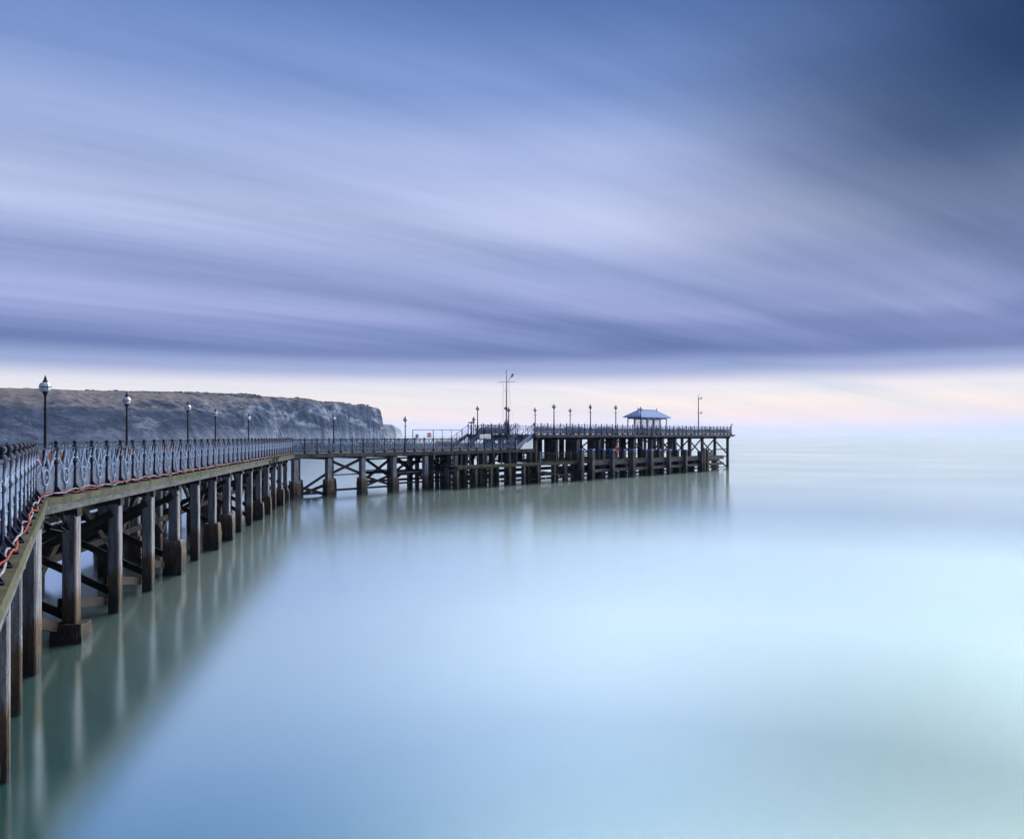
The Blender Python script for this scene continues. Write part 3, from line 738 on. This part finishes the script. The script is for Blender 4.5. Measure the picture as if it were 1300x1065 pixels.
for x, top, lb in ((57.5, 476, 'tallest looking nearest lamp with a white globe at the far left'), (161, 497, 'second nearest lamp with a white globe on the long walkway'),
               (238.5, 508.5, 'third lamp along the long walkway, globe in front of the headland'), (273.5, 518, 'fourth lamp along the long walkway, close right of the third'),
               (315.5, 525, 'fifth lamp along the long walkway, the last before its far bend')):
    p = on_neck(x, 2.85); lamp(p.x, p.y, zd(p.y), (552-top)*p.y/1000+CAMZ-zd(p.y), lb, bar=x in (315.5,))
for x, top, wv, z, lb in ((423.5, 526.5, 2.5, LZ, 'lamp in front of the right end of the headland cliff'), (514.5, 528, 2.5, LZ, 'lamp standing alone between the far headland and the tall open frame'),
               (601.4, 528.5, 9.0, LZ, 'low lamp at the foot of the left steps beside the telescope'), (606.3, 515, 10.6, HZ, 'lamp at the left rear corner of the raised pier head'),
               (645.7, 516.5, 5.8, HZ, 'lamp close beside the signal mast'), (679.4, 517, 10.0, HZ, 'first lamp right of the signal mast, set back'),
               (703.3, 512.5, .5, HZ, 'front lamp left of the arched benches, tallest between mast and shelter'), (723.9, 518, 10.5, HZ, 'set back lamp midway between mast and shelter'),
               (749.6, 513, .5, HZ, 'front lamp, second to the left of the shelter'), (781.8, 514, .5, HZ, 'front lamp immediately left of the shelter'),
               (813.5, 516, .5, HZ, 'lamp standing in front of the shelter roof')):
    s = s_at(x, wv); p = F(s, wv, z); lamp(p.x, p.y, z, (552-top)*p.y/1000+CAMZ-z, lb, fat=1.25 if z == LZ else 1.5)

# ------------------------------------------------------------------ benches
def bench(x, y, z, rz, L, label, mt='slat', endm='black', h=.95):
    root = thing('bench', (x, y, z), label, 'bench', 'slatted benches on the pier', rz)
    def p(mb, n, m_): o = bpy.data.objects.new(n, mb.mesh(n, m_)); C.objects.link(o); o.parent = root
    mb = MB()
    for i in range(4): mb.box((0, -.42+i*.11, .45), (L, .08, .03))
    p(mb, 'seat', mt)
    mb = MB()
    for i in range(4): mb.box((0, -.02+.03*i, .56+i*.115*h/.95), (L, .03, .085))
    p(mb, 'backrest', mt)
    for xx in (-L/2+.05, L/2-.05) + ((0,) if L > 2.5 else ()):
        mb = MB()
        mb.tube([(xx, -.42, 0), (xx, -.4, .25), (xx, -.43, .44), (xx, -.02, .44), (xx, .02, .2), (xx, .06, 0)], .028, 5)
        mb.tube([(xx, -.02, .44), (xx, .06, .75), (xx, .1, h+.03)], .026, 5)
        mb.tube([(xx, -.42, .44), (xx, -.46, .58), (xx, -.4, .68), (xx, -.1, .66), (xx, .02, .62)], .024, 5)
        mb.tube([(xx, -.3+.1*math.cos(R(a)), .56+.08*math.sin(R(a))) for a in range(0, 331, 30)], .016, 4)
        p(mb, 'end_frame', endm)
for s, lb in ((4.6, 'red brown bench just past the bend beside the nearest lamp'), (8.0, 'red brown bench between the first two lamps of the long walkway'), (16.5, 'red brown bench between the second and third lamps'),
              (23.5, 'red brown bench midway along the long walkway past its third lamp'), (36.0, 'red brown bench near the far end of the long walkway')):
    p = E1+D1*s+N1*3.3; bench(p.x, p.y, zd(p.y), A1-PI, 3.0, lb)
for x, lb in ((397, 'red brown bench on the low section left of its first lamp'), (470, 'red brown bench between the two lamps of the low section'),
              (565, 'red brown bench beside the tall open frame on the low section')):
    s = s_at(x, 2.6); p = F(s, 2.6, LZ); bench(p.x, p.y, LZ, AZ, 2.7, lb)
for x, wv, lb in ((626, 8.5, 'dark bench on the pier head left of the signal mast'), (690, 3.0, 'dark bench on the pier head right of the top of the right steps'), (729, 3.0, 'dark bench below the set back lamp midway to the shelter'),
              (768, 3.0, 'dark bench between the two front lamps left of the shelter'), (864, 4, 'dark bench just right of the shelter'), (899, 3.5, 'brown bench between the camera pole and the end of the pier'), (914, 5.5, 'brown bench nearest the seaward end of the pier')):
    s = s_at(x, wv); p = F(s, wv, HZ); bench(p.x, p.y, HZ, AZ, 3.4 if x < 800 else 2.4, lb, 'boards' if x < 870 else 'slat', 'navy', 1.0)
# arched iron backs between paired seats
def arch(x, wv, L, lb, zb=HZ):
    s = s_at(x, wv); p = F(s, wv, zb); root = thing('ornamental_screen', p, lb, 'screen', 'arched iron screens on the pier head', AZ)
    mb = MB()
    mb.tube([(L/2*math.cos(R(a)), 0, .1+1.0*math.sin(R(a))**.7) for a in range(0, 181, 12)], .05, 6)
    for k_ in range(6):
        cx = -L/2+.35+k_*(L-.7)/5; rr = .2; mb.tube([(cx+rr*math.cos(R(a)), 0, .45+rr*1.2*math.sin(R(a))) for a in range(0, 361, 36)], .03, 4)
    mb.tube([(-L/2, 0, .1), (L/2, 0, .1)], .04, 4)
    o = bpy.data.objects.new('frame', mb.mesh('frame', 'navy')); C.objects.link(o); o.parent = root
    m2 = MB(); m2.box((0, .03, .45), (L*.86, .02, .7)); o = bpy.data.objects.new('back_panel', m2.mesh('back_panel', 'boards')); C.objects.link(o); o.parent = root
arch(627, 9.3, 6.4, 'arched iron screen left of the signal mast'); arch(729, 4.0, 5.5, 'arched iron screen midway between mast and shelter'); arch(768, 4.0, 5.0, 'arched iron screen nearest the left of the shelter')

# ------------------------------------------------------------------ steps
def steps(s0, s1, w0, w1, label, flip=False):
    root = thing('steps', F(s0, w0, LZ), label, 'steps', 'flights of steps between the decks')
    n = 9
    for wv in (w0, w1):
        mb = MB(); mb.beam(F(s0, wv, LZ+.12), F(s1, wv, HZ-.02), .07, .42); mb.part('stringer', 'pale', root)
    for i in range(n):
        t_ = (i+.5)/n; mb = MB(); mb.box(F(s0+(s1-s0)*t_, (w0+w1)/2, LZ+(HZ-LZ)*(i+1)/(n+1)), (.33, w1-w0-.08, .05), AZ); mb.part('tread', 'boards', root)
    for wv in (w0, w1):
        mb = MB(); mb.tube([F(s0-.05, wv, LZ+1.2), F(s1, wv, HZ+1.2)], .03, 6); mb.part('handrail', 'navy', root)
        for i in range(4):
            t_ = i/3; z = LZ+(HZ-LZ)*t_; b_ = F(s0+(s1-s0)*t_, wv, z)
            mb = MB(); mb.lathe([(.06, 0), (.035, .15), (.035, 1.1), (.055, 1.2), (.03, 1.28), (.055, 1.34), (.01, 1.38)], b_, 7); mb.part('baluster', 'navy', root)
        for i in range(3):
            mb = MB()
            for c_ in range(2):
                t_ = (i+.3+.4*c_)/3; b_ = F(s0+(s1-s0)*t_, wv, LZ+(HZ-LZ)*t_+.6)
                mb.tube([(b_.x+U.x*.17*math.cos(R(a)), b_.y+U.y*.17*math.cos(R(a)), b_.z+.3*math.sin(R(a))) for a in range(0, 361, 36)], .025, 4)
            mb.part('scroll', 'pale', root)
    return root
r1 = steps(29.9, 33.0, .0, 2.4, 'right flight of pale blue steps rising at the front onto the pier head')
r2 = steps(30.0, 33.0, 8.5, 10.9, 'left rear flight of steps rising behind the low section beside the telescope')
mb = MB(); a, b, c = F(32.92, -.02, LZ+.02), F(32.92, -.02, LZ+1.3), F(30.5, -.02, LZ+.02); d_ = Vector((V.x, V.y, 0))*.05
mb.v = [tuple(q) for q in (a, b, c, a+d_, b+d_, c+d_)]; mb.f = [(0, 1, 2), (5, 4, 3), (0, 3, 4, 1), (1, 4, 5, 2), (2, 5, 3, 0)]; mb.part('side_panel', 'white', r1)

# ------------------------------------------------------------------ barrier frame, signs, notice boards
bf = thing('barrier', F(21.2, 8, LZ), 'tall open metal frame with mesh and small notices standing on the low section', 'barrier')
top = 2.25
posts = [524, 550, 561.5, 573, 586]
ss = [s_at(x, 8.0) for x in posts]
for i, s in enumerate(ss):
    mb = MB(); mb.tube([F(s, 8, LZ), F(s, 8, LZ+top)], .045 if i < 2 else .03, 6); mb.part('post', 'navy', bf)
mb = MB(); mb.tube([F(ss[0], 8, LZ+top), F(ss[-1], 8, LZ+top)], .035, 6); mb.part('top_rail', 'navy', bf)
mb = MB(); mb.tube([F(ss[0], 8, LZ+1.1), F(ss[-1], 8, LZ+1.1)], .02, 5); mb.part('mid_rail', 'navy', bf)
m2 = MB()
for i in range(26):
    s = ss[0]+(ss[-1]-ss[0])*i/25; m2.tube([F(s, 8, LZ+.2), F(s, 8, LZ+top)], .004, 3)
m2.part('mesh_infill', 'mast', bf)
def plate(parent, x, wv, z0, z1, width, mt, name='sign', dw=0):
    s = s_at(x, wv); mb = MB(); mb.box(F(s, wv-.05-dw, (z0+z1)/2), (width, .02, z1-z0), AZ); return mb.part(name, mt, parent)
sg = plate(bf, 544.5, 8, LZ+1.35, LZ+1.95, .75, 'signwhite'); 
s = s_at(544.5, 8)
mb = MB(); mb.box(F(s, 7.93, LZ+1.75), (.45, .01, .22), AZ); mb.part('red_panel', 'signred', sg)
mb = MB(); mb.box(F(s, 7.93, LZ+1.5), (.6, .01, .14), AZ); mb.part('blue_panel', 'blue', sg)
plate(bf, 529, 8, LZ+1.3, LZ+1.75, .45, 'pale')
def board(x, wv, z, wd, ht, zc_, label, mt='signwhite'):
    s = s_at(x, wv); p = F(s, wv, z); root = thing('notice_board', p, label, 'notice board')
    mb = MB(); mb.box(F(s, wv, z+zc_), (wd, .06, ht), AZ); mb.part('panel', mt, root)
    for d_ in (-wd/2+.05, wd/2-.05):
        mb = MB(); mb.tube([F(s+d_, wv+.06, z), F(s+d_, wv+.06, z+zc_+ht/2)], .03, 6); mb.part('leg', 'navy', root)
board(796, .55, HZ, 1.1, .75, .65, 'small white notice board at the rail below the left eave of the shelter')
board(616, 4.3, LZ, 1.9, .55, 1.45, 'white notice board on the low section between the two flights of steps')
board(650, 1.6, LZ, .9, .6, .9, 'small pale notice board left of the foot of the right steps', 'pale')

# ------------------------------------------------------------------ telescope
s = s_at(598.3, 8.3)
s = 33.9; tp = F(s, s and 10.2, HZ)
k_ = (598.3-650)/1000
tp = F(s_at(598.3, 9.9), 9.9, HZ)
tl = thing('telescope', tp, 'blue coin telescope on a pedestal at the top of the left steps', 'telescope')
for prof, nm, mt_ in (([(.18, 0), (.16, .1), (.11, .2), (.1, .95), (.14, 1.0), (.14, 1.1)], 'pedestal', 'blue'), ([(.05, 1.1), (.05, 1.42)], 'yoke', 'navy')):
    mb = MB(); mb.lathe(prof, tp, 10); mb.part(nm, mt_, tl)
mb = MB(); mb.tube([tp+Vector((-.4, 0, 1.5)), tp+Vector((.15, 0, 1.52)), tp+Vector((.4, 0, 1.5))], [.06, .11, .12], 8); mb.part('barrel', 'navy', tl)

# ------------------------------------------------------------------ signal mast
mp_ = F(s_at(643, 6.2), 6.2, HZ); Ym = mp_.y; zz2 = lambda y: CAMZ+(552-y)*Ym/1000; pxm = Ym/1000
ms = thing('signal_mast', mp_, 'tall pale signal mast with a crossed yard, gaff and wire stays on the pier head', 'mast')
mb = MB(); mb.tube([mp_, mp_+Vector((0, 0, zz2(497)-HZ)), Vector((mp_.x, mp_.y, zz2(469)))], [.11, .085, .04], 8); mb.part('pole', 'mast', ms)
mb = MB(); mb.tube([(mp_.x-10.8*pxm, mp_.y+.1, zz2(485.3)), (mp_.x+12*pxm, mp_.y-.1, zz2(484.5))], .035, 6); mb.part('yard', 'mast', ms)
mb = MB(); mb.tube([(mp_.x+1.5*pxm, mp_.y, zz2(485)), (mp_.x+8.2*pxm, mp_.y, zz2(474.5))], [.04, .05], 6); mb.part('gaff', 'mast', ms)
mb = MB(); mb.beam((mp_.x+6.2*pxm, mp_.y, zz2(478.8)), (mp_.x+8.4*pxm, mp_.y, zz2(474.5)), .03, .22); mb.part('pennant', 'navy', ms)
for y_ in (473, 496.5):
    mb = MB(); mb.tube([(mp_.x+.2*math.cos(R(a)), mp_.y+.2*math.sin(R(a)), zz2(y_)) for a in range(0, 361, 40)], .03, 5)
    for sx in (-1, 1): mb.tube([(mp_.x+sx*.2, mp_.y, zz2(y_)), (mp_.x+sx*.22, mp_.y, zz2(y_-1.6))], .03, 4)
    mb.part('lantern_ring', 'white', ms)
mb = MB()
for dx_, y0_ in ((-3.8, 501), (-6, 497), (4.5, 501), (11, 520)):
    mb.tube([(mp_.x+(1 if dx_ > 0 else -1)*4*pxm if abs(dx_) < 7 else mp_.x+.1, mp_.y, zz2(485)), (mp_.x+dx_*pxm, mp_.y+.4, HZ+.3)], .011, 3)
mb.part('stays', 'mast', ms)
mb = MB(); mb.box((mp_.x-.08, mp_.y-.14, zz2(518.5)), (.38, .3, .32)); mb.part('lamp_box', 'signred', ms)
mb = MB(); mb.beam(mp_, mp_+Vector((0, 0, 1.6)), .75, .55); mb.part('mast_housing', 'pale', ms)
for sx in (-1, 1):
    mb = MB(); mb.beam(mp_+Vector((sx*.75, 0, 0)), mp_+Vector((sx*.1, 0, 1.9)), .07, .07); mb.part('strut', 'pale', ms)

# ------------------------------------------------------------------ camera pole and end beacon
cp = F(s_at(886.7, .4), .4, HZ); zc2 = lambda y: CAMZ+(552-y)*cp.y/1000
cpo = thing('camera_pole', cp, 'slim dark pole with two side camera brackets and a curved tip near the seaward end', 'pole')
mb = MB(); mb.tube([cp, (cp.x, cp.y, zc2(504))], [.09, .06], 8); mb.part('pole', 'black', cpo)
mb = MB(); mb.tube([(cp.x, cp.y, zc2(504)), (cp.x+.12, cp.y, zc2(501)), (cp.x+.3, cp.y, zc2(499.2))], .02, 4); mb.part('aerial', 'black', cpo)
for y_ in (506.5, 525):
    mb = MB(); mb.tube([(cp.x, cp.y, zc2(y_)), (cp.x+.42, cp.y, zc2(y_))], .035, 5); br = mb.part('bracket', 'black', cpo)
    mb = MB(); mb.lathe([(.03, 0), (.1, .03), (.1, .22), (.06, .3)], (cp.x+.44, cp.y, zc2(y_)-.02), 8); mb.part('camera_housing', 'black', br)
bp = F(85.05, .45, HZ); bp = F(85.2, -.1, HZ)
bo_ = thing('beacon', bp, 'small yellow topped beacon at the outermost corner of the pier', 'beacon')
mb = MB(); mb.lathe([(.05, 0), (.04, 1.45)], bp, 7); mb.part('stem', 'black', bo_)
mb = MB(); mb.lathe([(.08, 1.45), (.17, 1.52), (.17, 1.68), (.08, 1.78)], bp, 8); mb.part('lantern', 'gold', bo_)
# life ring
lp = F(s_at(783.6, -.35), -.35, CAMZ-17.3*.11)
lr = thing('life_ring', lp, 'orange life ring hanging on a pile under the pier head', 'life ring')
mb = MB(); mb.tube([lp+Vector((U.x*.34*math.cos(R(a)), U.y*.34*math.cos(R(a)), .38*math.sin(R(a)))) for a in range(0, 361, 20)], .1, 8); mb.part('ring', 'lifering', lr)
mb = MB()
for a in (45, 135, 225, 315):
    c_ = lp+Vector((U.x*.34*math.cos(R(a)), U.y*.34*math.cos(R(a)), .38*math.sin(R(a)))); mb.lathe([(.11, -.04), (.112, 0), (.11, .04)], c_, 8)
mb.part('band', 'white', lr)

# ------------------------------------------------------------------ shelter
sc_s = s_at(822, 4.2); sh_ = F(sc_s, 4.2, HZ)
sr = thing('shelter', sh_, 'small open sided shelter with a blue grey hipped roof and white posts', 'shelter', rz=AZ)
def lp_(mb, n, m_, smooth=False): o = bpy.data.objects.new(n, mb.mesh(n, m_, smooth=smooth)); C.objects.link(o); o.parent = sr; return o
def hip(L, W, LR, z0, z1, th=0):
    mb = MB(); mb.v = [(-L/2, -W/2, z0), (L/2, -W/2, z0), (L/2, W/2, z0), (-L/2, W/2, z0), (-LR/2, 0, z1), (LR/2, 0, z1)]
    mb.f = [(0, 1, 5, 4), (1, 2, 5), (2, 3, 4, 5), (3, 0, 4), (3, 2, 1, 0)]; return mb
ht = 3.75
# roof with a flared eave
mb = MB(); rings = [(9.0, 3.2, 2.55), (8.9, 3.1, 2.64), (8.2, 2.5, 2.9), (5.4, .25, ht-.05)]
for (L_, W_, z_) in rings: mb.v += [(-L_/2, -W_/2, z_), (L_/2, -W_/2, z_), (L_/2, W_/2, z_), (-L_/2, W_/2, z_)]
for i in range(3):
    for j in range(4): mb.f.append((i*4+j, i*4+(j+1) % 4, i*4+4+(j+1) % 4, i*4+4+j))
mb.f += [(3, 2, 1, 0), (12, 13, 14, 15)]
rf = lp_(mb, 'roof', 'roof')
mb = MB(); mb.box((0, 0, ht), (5.4, .16, .12)); o = bpy.data.objects.new('ridge', mb.mesh('ridge', 'roof')); C.objects.link(o); o.parent = rf
for sx in (-1, 1):
    mb = MB(); mb.lathe([(.06, 0), (.08, .1), (.02, .2), (.03, .3), (.005, .4)], (sx*2.7, 0, ht+.05), 6); o = bpy.data.objects.new('finial', mb.mesh('finial', 'navy')); C.objects.link(o); o.parent = rf
mb = MB(); mb.box((0, -1.22, 2.46), (7.2, .1, .2)); mb.box((0, 1.22, 2.46), (7.2, .1, .2)); mb.box((-3.6, 0, 2.46), (.1, 2.34, .2)); mb.box((3.6, 0, 2.46), (.1, 2.34, .2)); lp_(mb, 'eaves_beam', 'pale')
for x_ in (-3.6, -1.8, 0, 1.8, 3.6):
    for y_ in (-1.22, 1.22):
        mb = MB(); mb.lathe([(.15, 0), (.15, .15), (.1, .22), (.1, 2.2), (.13, 2.28), (.16, 2.36)], (x_, y_, 0), 8); lp_(mb, 'post', 'white')
mb = MB(); mb.box((0, 0, .5), (7.0, .08, 1.0)); mb.box((0, 0, 2.3), (7.0, .07, .12)); 
for x_ in (-3.5, -1.75, 0, 1.75, 3.5): mb.box((x_, 0, 1.6), (.08, .09, 1.3))
mb.box((-1.75, 0, .5), (.07, 2.2, 1.0)); mb.box((1.75, 0, .5), (.07, 2.2, 1.0)); lp_(mb, 'partition', 'pale')
mb = MB(); mb.box((0, 0, 1.62), (6.9, .02, 1.2)); lp_(mb, 'pane', 'glass')
for sy in (-1, 1):
    mb = MB()
    for i in range(4): mb.box((0, sy*(.2+i*.11), .46), (6.6, .08, .03))
    lp_(mb, 'seat', 'slat')

# ------------------------------------------------------------------ cables along the foot of the railing
def cable(label, mt, off, amp, r, seed, loops=True):
    rs = random.Random(seed); pts = []; path = offset(EP[:3], off)
    base = along(path, .35)
    for i, (p, a, l) in enumerate(base):
        n_ = Vector((math.sin(a), -math.cos(a))); ph = i*.35/1.22
        wv = amp*math.sin(ph*2*PI*.37+seed)+rs.uniform(-.008, .008); z = .06+.07*abs(math.sin(ph*PI+seed*.7))+.03*math.sin(i*.4+seed)
        q = p+n_*wv; pts.append((q.x, q.y, zd(q.y)+max(z, r)))
    mb = MB(); mb.tube(pts, r, 5)
    o = bpy.data.objects.new('cable', mb.mesh('cable', mt, smooth=True)); C.objects.link(o); tag(o, label, 'cable', 'cables tied along the foot of the railing')
cable('orange cable winding along the foot of the railing', 'orange', -.10, .035, .015, 1)
cable('thicker white cable beside the orange one along the foot of the railing', 'whitecable', -.13, .035, .016, 4)
# rope tangle dangling at the far end of the long walkway
mb = MB(); p = on_neck(346, -.06)
for j in range(5):
    q = [Vector((p.x+random.uniform(-.3, .3)*.4, p.y+D1.y*(t_*.45-1.6)+random.uniform(-.15, .15), zd(p.y)+.1-random.uniform(0, .1)-(.5 if t_ in (2, 5) else 0)*random.random()*1.6)) for t_ in range(8)]
    mb.tube(q, .025, 4)
o = bpy.data.objects.new('rope_tangle', mb.mesh('rope_tangle', 'rust_timber')); C.objects.link(o); tag(o, 'tangle of brown rope hanging over the edge near the far end of the long walkway', 'rope')

# the arm's warm cable behind its railing
mb = MB(); mb.tube([F(s, .18, LZ+.2+.03*math.sin(s*3)) for s in np.arange(.5, 29, .5)], .025, 4)
o = bpy.data.objects.new('cable', mb.mesh('cable', 'slat')); C.objects.link(o); tag(o, 'dull red cable running along the foot of the low section railing', 'cable')

# ------------------------------------------------------------------ haze
HAZE = .00006
mb = MB(); mb.quad_box([(x_, y_, z_) for z_ in (-5, 95) for x_, y_ in ((-7100, -7100), (7100, -7100), (7100, 7100), (-7100, 7100))])
hm = bpy.data.materials.new('haze_air'); hm.use_nodes = True; M['haze'] = hm; ht_ = NT(hm.node_tree)
for n_ in list(ht_.n): 
    if n_.type == 'BSDF_PRINCIPLED': ht_.n.remove(n_)
pv = ht_.new('ShaderNodeVolumePrincipled'); pv.inputs['Color'].default_value = (.42, .56, 1.0, 1); pv.inputs['Density'].default_value = HAZE; pv.inputs['Anisotropy'].default_value = 0
ht_.l.new(pv.outputs[0], [n_ for n_ in ht_.n if n_.type == 'OUTPUT_MATERIAL'][0].inputs['Volume'])
if HAZE > 0:
    o = bpy.data.objects.new('haze', mb.mesh('haze', 'haze')); C.objects.link(o); tag(o, kind='stuff')
